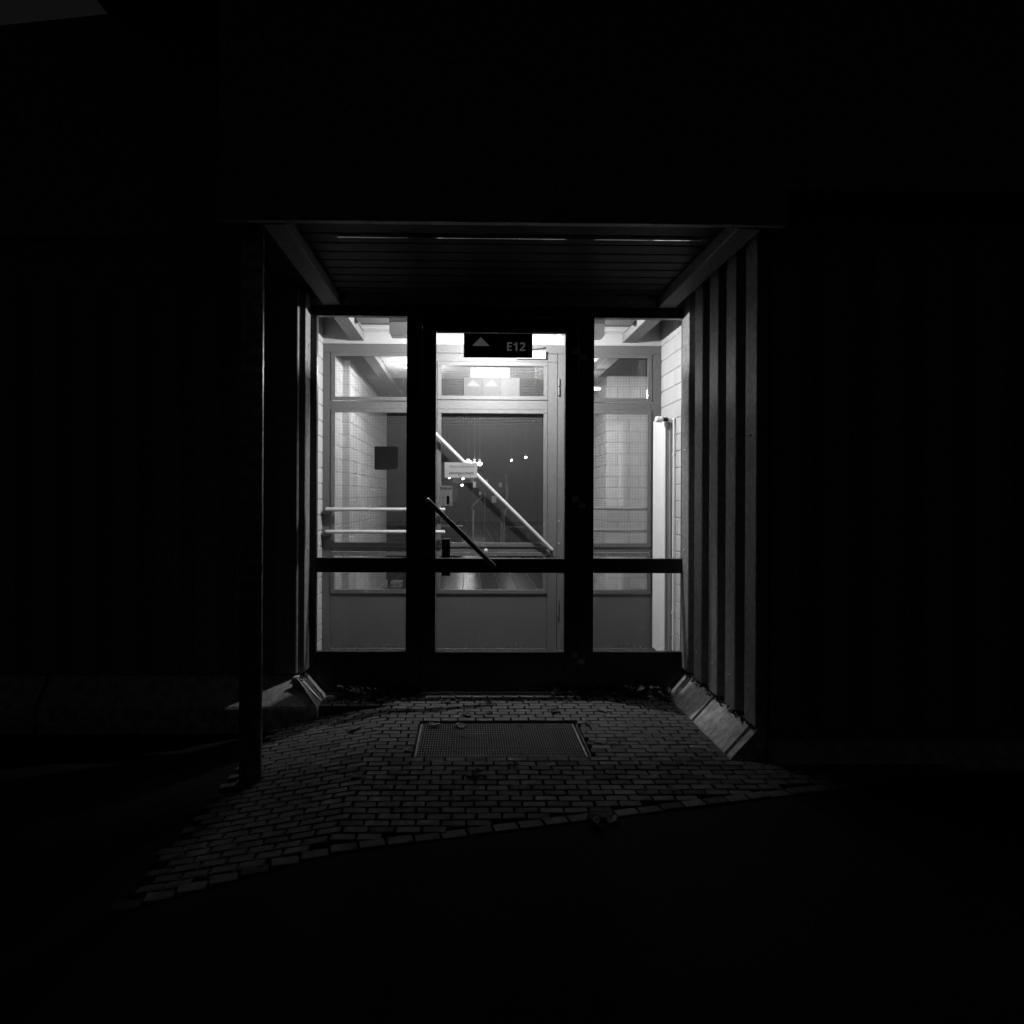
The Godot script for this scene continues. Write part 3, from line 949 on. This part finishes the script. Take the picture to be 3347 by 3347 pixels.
func corridor_things() -> void:
	# lit lamps far down the corridor
	var spots := [[0.0, -19.5, 0.14], [0.23, -20.0, 0.09], [0.42, -20.0, 0.09]]
	for k in spots.size():
		var s: Array = spots[k]
		var t := thing("hall_lamp", "small lit globe lamp hanging far back in the dark hall", "lamp", Vector3(s[0], 2.6, s[1]), "hall globe lamps")
		box(t, "lamp_housing", M.white_matt, s[0] - 0.05, s[0] + 0.05, 2.55, 2.6, s[1] - 0.05, s[1] + 0.05, 0.004)
		rod(t, "hanger", M.steel, Vector3(s[0], 2.59, s[1]), Vector3(s[0], 4.8, s[1]), 0.004, 8, false)
		var bulb := SphereMesh.new()
		bulb.radius = s[2]
		bulb.height = s[2] * 1.6
		bulb.radial_segments = 16
		bulb.rings = 8
		put(t, "lamp_globe", bulb, M.far_lit, Vector3(s[0], 2.42, s[1]))
		var l := OmniLight3D.new()
		l.name = "lamp_light"
		t.add_child(l)
		l.position = Vector3(0, -0.18, 0)
		l.light_energy = 0.5 if k == 0 else 0.12
		l.light_size = s[2] * 0.8
		l.omni_range = 40.0
		l.omni_attenuation = 2.0
		l.shadow_enabled = true
	for p in [[0.98, 1.31, 2.345, "slim lit pendant lamp in the corridor by the pale brick pier", 0.4], [-0.64, -0.34, 2.545, "short lit lamp under the corridor ceiling by the corner trim", 0.7]]:
		var mx: float = (p[0] + p[1]) * 0.5
		var tl := thing("tube_lamp", p[3], "lamp", Vector3(mx, 2.6, -2.2))
		box(tl, "lamp_housing", M.white_matt, p[0], p[1], p[2] + 0.012, p[2] + 0.032, -2.22, -2.18, 0.004)
		rod(tl, "tube", M.tube, Vector3(p[0] + 0.01, p[2], -2.2), Vector3(p[1] - 0.01, p[2], -2.2), 0.011, 14)
		for x in [p[0] + 0.04, p[1] - 0.04]:
			rod(tl, "hanger", M.white_matt, Vector3(x, p[2] + 0.03, -2.2), Vector3(x, 2.6, -2.2), 0.004, 8, false)
		var ll := OmniLight3D.new()
		ll.name = "lamp_light"
		tl.add_child(ll)
		ll.position = Vector3(0, p[2] - 2.6 - 0.05, 0)
		ll.light_energy = p[4]
		ll.light_size = 0.04
		ll.omni_range = 30.0
		ll.omni_attenuation = 2.0
		ll.shadow_enabled = true
	var c := thing("coat_stand", "slender pale stand with a folded umbrella hung on it in the corridor", "stand", Vector3(0.88, 0, -13.2))
	rod(c, "pole", M.steel, Vector3(0.88, 0.0, -13.2), Vector3(0.88, 1.8, -13.2), 0.035, 12)
	rod(c, "arm", M.steel, Vector3(0.88, 1.78, -13.2), Vector3(1.03, 1.79, -13.2), 0.02, 10)
	rod(c, "foot", M.steel, Vector3(0.75, 0.02, -13.05), Vector3(1.01, 0.02, -13.35), 0.02, 10)
	rod(c, "foot", M.steel, Vector3(0.75, 0.021, -13.35), Vector3(1.01, 0.021, -13.05), 0.019, 10)
	var um := thing("umbrella", "folded umbrella hanging from the stand in the corridor", "umbrella", Vector3(1.0, 0.9, -13.2))
	var st := start()
	tube(st, Vector3(1.0, 0.86, -13.2), Vector3(1.0, 1.42, -13.2), 0.02, 12, 0.06, false)
	tube(st, Vector3(1.0, 1.42, -13.2), Vector3(1.0, 1.6, -13.2), 0.06, 12, 0.015, false)
	built(um, "canopy", st, M.unlit)
	rod(um, "handle", M.steel, Vector3(1.0, 1.6, -13.2), Vector3(1.0, 1.79, -13.2), 0.012, 10)
	for q in [[-1.45, -0.13, "low dark cupboard in the hall in front of the notice board", 0.62], [0.87, 2.3, "low dark cupboard in the hall beside the coat stand", 0.60]]:
		var cu := thing("low_cupboard", q[2], "cupboard", Vector3((q[0] + q[1]) * 0.5, 0, -10.3))
		box(cu, "carcass", M.wood, q[0], q[1], 0.06, q[3] - 0.025, -10.5, -10.1, 0.003)
		box(cu, "top", M.wood, q[0] - 0.015, q[1] + 0.015, q[3] - 0.0245, q[3], -10.52, -10.08, 0.004)
		box(cu, "plinth", M.black, q[0] + 0.02, q[1] - 0.02, 0.0, 0.0595, -10.48, -10.14, 0.002)
		for k in 3:
			var wd: float = (q[1] - q[0]) / 3.0
			var dx: float = q[0] + wd * k
			var dr := box(cu, "cupboard_door", M.wood, dx + 0.006, dx + wd - 0.006, 0.075, q[3] - 0.035, -10.099, -10.082, 0.003)
			rod(dr, "handle", M.steel, Vector3(dx + wd - 0.05, 0.34, -10.07), Vector3(dx + wd - 0.05, 0.46, -10.07), 0.006, 8)
	var pb := thing("notice_board", "free standing dark notice board with small white papers in the hall", "notice board", Vector3(0.5, 0, -12.7))
	box(pb, "panel", M.wood, 0.11, 0.95, 0.95, 1.85, -12.72, -12.69, 0.004)
	for x in [0.14, 0.92]:
		box(pb, "leg", M.steel, x - 0.015, x + 0.015, 0.0, 1.84, -12.75, -12.721, 0.003)
	for p in [[0.13, 0.20, 1.48, 1.63], [0.28, 0.34, 1.29, 1.38], [0.42, 0.5, 1.55, 1.68], [0.6, 0.72, 1.1, 1.27], [0.78, 0.86, 1.5, 1.61]]:
		box(pb, "paper", M.white, p[0], p[1], p[2], p[3], -12.6895, -12.688, 0.0)
	for p in [[-0.15, 1.53, -11.8], [-0.47, 1.72, -12.2], [-0.13, 1.70, -12.4], [1.3, 2.15, -10.8], [1.15, 2.22, -13.5]]:
		var sp := thing("spot_lamp", "tiny lit spot lamp on a thin rod in the dark hall", "lamp", Vector3(p[0], 4.8, p[2]), "spot lamps in the hall")
		rod(sp, "hanger", M.steel, Vector3(p[0], p[1], p[2]), Vector3(p[0], 4.8, p[2]), 0.0016, 6, false)
		rod(sp, "lamp_head", M.far_lit, Vector3(p[0] - 0.02, p[1] - 0.015, p[2]), Vector3(p[0] + 0.025, p[1] + 0.01, p[2]), 0.022, 10)
		var sl := OmniLight3D.new()
		sl.name = "lamp_light"
		sp.add_child(sl)
		sl.position = Vector3(0.002, p[1] - 4.8 - 0.003, 0)
		sl.light_energy = 0.22 if p[0] > 0.5 else 0.06
		sl.light_size = 0.015
		sl.omni_range = 30.0
		sl.omni_attenuation = 2.0
		sl.shadow_enabled = true
	var sr := thing("stair_rail", "thin slanting metal handrail on two posts in the hall", "rail", Vector3(0.27, 0, -11.6))
	rod(sr, "rail", M.steel, Vector3(0.08, 1.0, -11.6), Vector3(0.42, 1.34, -11.6), 0.012, 8)
	rod(sr, "rail_post", M.steel, Vector3(0.10, 0.0, -11.6), Vector3(0.10, 1.02, -11.6), 0.01, 8)
	rod(sr, "rail_post", M.steel, Vector3(0.40, 0.0, -11.6), Vector3(0.40, 1.32, -11.6), 0.01, 8)
	var nb := thing("paper_parcel", "small pale printed parcel on the corridor floor by the skirting board", "parcel", Vector3(-1.0, 0, -5.1))
	box(nb, "wrapping", M.white_matt, -1.08, -0.92, 0.0, 0.085, -5.2, -5.0, 0.006)
	for k in 6:
		box(nb, "print_block", M.black, -1.07 + 0.025 * k, -1.055 + 0.025 * k, 0.02 + 0.012 * (k % 3), 0.045 + 0.01 * (k % 2), -4.9995, -4.9985, 0.0)

# a dry curled leaf, about 1 long
func leaf_mesh(sd: int, curl: float) -> Mesh:
	var r := RandomNumberGenerator.new()
	r.seed = sd
	var st := start()
	var n := 9
	var mid := []
	var le := []
	var ri := []
	for k in n + 1:
		var t := float(k) / n
		var w := sin(pow(t, 0.75) * PI) * 0.30 * (1.0 + 0.35 * sin(k * 2.4 + sd))
		var y := curl * (t - 0.5) * (t - 0.5) + 0.02
		mid.append(Vector3(t - 0.5, y, 0.03 * sin(t * 5.0 + sd)))
		var lift := curl * 0.55 * w / 0.3 + r.randf_range(-0.03, 0.05)
		le.append(Vector3(t - 0.5 + r.randf_range(-0.04, 0.04), y + maxf(lift, 0.0) * r.randf_range(0.5, 1.2), w * (1.0 - 0.35 * curl)))
		ri.append(Vector3(t - 0.5 + r.randf_range(-0.04, 0.04), y + maxf(lift, 0.0) * r.randf_range(0.5, 1.2), -w * (1.0 - 0.35 * curl)))
	for k in n:
		for side in [le, ri]:
			var a: Vector3 = mid[k]
			var b: Vector3 = mid[k + 1]
			var c: Vector3 = side[k + 1]
			var d: Vector3 = side[k]
			var nn := (b - a).cross(c - a).normalized()
			if nn.y < 0.0:
				nn = -nn
			if nn.length() < 0.5:
				nn = Vector3.UP
			quad(st, a, b, c, d, nn)
	tube(st, Vector3(-0.78, 0.06 + curl * 0.3, 0.03), mid[0], 0.012, 5, 0.016, false)
	return st.commit()

func outdoor_things() -> void:
	# corner post of the porch
	var c := thing("porch_post", "flat galvanised steel post at the open corner of the porch", "post", Vector3(-1.037, -0.1, 1.16))
	box(c, "shaft", M.galv, -1.09, -0.984, -0.13, 2.60, 1.145, 1.172, 0.004)
	box(c, "base_plate", M.galv, -1.105, -0.969, -0.13, -0.085, 1.13, 1.187, 0.004)
	# steel grate let into the paving
	var g := thing("foot_grate", "rectangular steel grating let into the paving before the door", "grate", Vector3(0.17, -0.03, 0.82))
	var x0 := -0.25
	var x1 := 0.592
	var z0 := 0.583
	var z1 := 1.05
	box(g, "pit_shade", M.black, x0 - 0.02, x1 + 0.02, -0.036, -0.030, z0 - 0.01, z1 + 0.01, 0.0)  # thin black sheet, the shade of a deeper hole put into its colour
	box(g, "frame_bar", M.grate, x0 - 0.012, x0 - 0.001, -0.028, -0.001, z0 - 0.006, z1 + 0.006, 0.001)
	box(g, "frame_bar", M.grate, x1 + 0.001, x1 + 0.012, -0.028, -0.001, z0 - 0.006, z1 + 0.006, 0.001)
	box(g, "frame_bar", M.grate, x0 - 0.012, x1 + 0.012, -0.028, -0.002, z0 - 0.009, z0 - 0.0065, 0.0005)
	box(g, "frame_bar", M.grate, x0 - 0.012, x1 + 0.012, -0.028, -0.002, z1 + 0.0065, z1 + 0.009, 0.0005)
	box(g, "outer_angle", M.grate, x1 + 0.026, x1 + 0.030, -0.028, -0.001, z0 - 0.006, z1 + 0.006, 0.001)
	for k in 64:
		var x := x0 + 0.006 + k * 0.0131
		if x < x1 - 0.003:
			box(g, "bearing_bar", M.grate, x - 0.00115, x + 0.00115, -0.026, -0.002 + rng.randf_range(-0.0004, 0.0004), z0 - 0.006, z1 + 0.006, 0.0003)
	for k in 14:
		var z := z0 + 0.015 + k * 0.0335
		box(g, "cross_rod", M.grate, x0 - 0.001, x1 + 0.001, -0.012, -0.0045, z - 0.001, z + 0.001, 0.0003)
	# moss along the top of the concrete plinth
	for run in [[Vector3(1.447, 0.156, 0.0), Vector3(1.447, 0.156, 1.08), 620, "dark moss growing along the top of the long concrete plinth"], [Vector3(-1.053, 0.156, 0.0), Vector3(-1.053, 0.156, 0.17), 70, "dark moss on top of the short concrete plinth"]]:
		var ms := start()
		for k in run[2]:
			var p: Vector3 = run[0].lerp(run[1], rng.randf())
			var down := rng.randf() * rng.randf() * 0.035
			p += Vector3(-signf(p.x) * down * 0.97, -down, 0)
			var rr := rng.randf_range(0.002, 0.0075)
			var bb := Basis.from_euler(Vector3(rng.randf() * TAU, rng.randf() * TAU, 0)).scaled(Vector3(rr, rr * 0.7, rr * 1.3))
			cbox(ms, Vector3.ZERO, Vector3.ONE * 1.5, 0.45, Transform3D(bb, p))
		var mo := built(self, numbered("moss"), ms, M.moss)
		mo.set_meta("kind", "stuff")
		mo.set_meta("label", run[3])
		mo.set_meta("category", "moss")
	# dry leaves
	var kinds := []
	for k in 5:
		kinds.append(leaf_mesh(k + 3, [0.18, 0.3, 0.12, 0.4, 0.25][k]))
	var spots := [[-0.12, 0.20, 0.06], [-0.06, 0.17, 0.05], [0.0, 0.44, 0.09], [-0.18, 0.62, 0.085], [-0.04, 0.62, 0.10], [-0.02, 0.78, 0.07], [0.13, 0.40, 0.06], [0.78, 0.13, 0.10], [0.62, 0.16, 0.08],
		[0.52, 0.38, 0.09], [0.82, 0.36, 0.08], [0.70, 0.88, 0.09], [0.03, 1.30, 0.10], [-0.47, 0.47, 0.07], [0.50, 1.73, 0.10], [0.58, 1.72, 0.08], [0.30, 0.62, 0.05], [-0.30, 0.98, 0.06], [1.05, 1.15, 0.08], [-0.62, 0.62, 0.10],
		[-0.55, 0.18, 0.08], [0.95, 0.12, 0.07], [-0.35, 0.33, 0.06], [0.22, 1.18, 0.06], [0.68, 0.60, 0.06], [-0.5, 1.3, 0.07], [0.9, 1.45, 0.06]]
	for s in spots:
		var lie := "on the brick paving past the grating"
		if s[1] > 1.6:
			lie = "at the edge of the asphalt"
		elif s[0] > -0.27 and s[0] < 0.63 and s[1] > 0.57 and s[1] < 1.07:
			lie = "on the steel grating"
		elif s[0] > 0.63 and s[1] > 0.3:
			lie = "on the paving between the grating and the concrete plinth"
		elif s[1] < 0.57 and s[0] > -0.3:
			lie = "on the paving between the grating and the door"
		elif s[0] < -0.25:
			lie = "on the sunken paving towards the steel post"
		var t := thing("dry_leaf", "curled dry leaf lying " + lie, "leaf", Vector3(s[0], -sunk(s[0], s[1]) + 0.002, s[1]), "fallen leaves " + lie)
		var sz: float = s[2]
		t.rotation.y = rng.randf() * TAU
		var o := MeshInstance3D.new()
		o.name = "blade"
		o.mesh = kinds[rng.randi() % 5]
		o.material_override = M.leaf[rng.randi() % 4]
		o.scale = Vector3(sz, sz, sz)
		t.add_child(o)
	# drifts of leaf litter in the two corners and along the sill
	for drift in [[-0.83, -0.35, 0.02, 0.20, 130, "heap of dry leaf litter in the corner by the short wall return"], [0.52, 0.92, 0.0, 0.1, 60, "thin drift of leaf litter along the door sill"], [0.95, 1.31, 0.01, 0.2, 110, "heap of dry leaf litter against the long concrete plinth"]]:
		var st := start()
		for k in drift[4]:
			var u := rng.randf()
			var p := Vector3(lerpf(drift[0], drift[1], u), 0.0, lerpf(drift[2], drift[3], rng.randf() * rng.randf()))
			var hgt: float = 0.05 * rng.randf() * (1.0 - (p.z - drift[2]) / (drift[3] - drift[2]))
			if p.x < 0.0:
				hgt *= clampf((-0.4 - p.x) / 0.3, 0.1, 1.3)
			var sz := rng.randf_range(0.03, 0.075)
			var b := Basis.from_euler(Vector3(rng.randf_range(-0.8, 0.8), rng.randf() * TAU, rng.randf_range(-0.8, 0.8))).scaled(Vector3.ONE * sz)
			st.append_from(kinds[rng.randi() % 5], 0, Transform3D(b, p + Vector3.UP * (hgt + 0.008)))
		var o := built(self, numbered("leaf_litter"), st, M.leaf[1])
		o.set_meta("kind", "stuff")
		o.set_meta("label", drift[5])
		o.set_meta("category", "leaves")
		o.set_meta("group", "drifts of leaf litter")
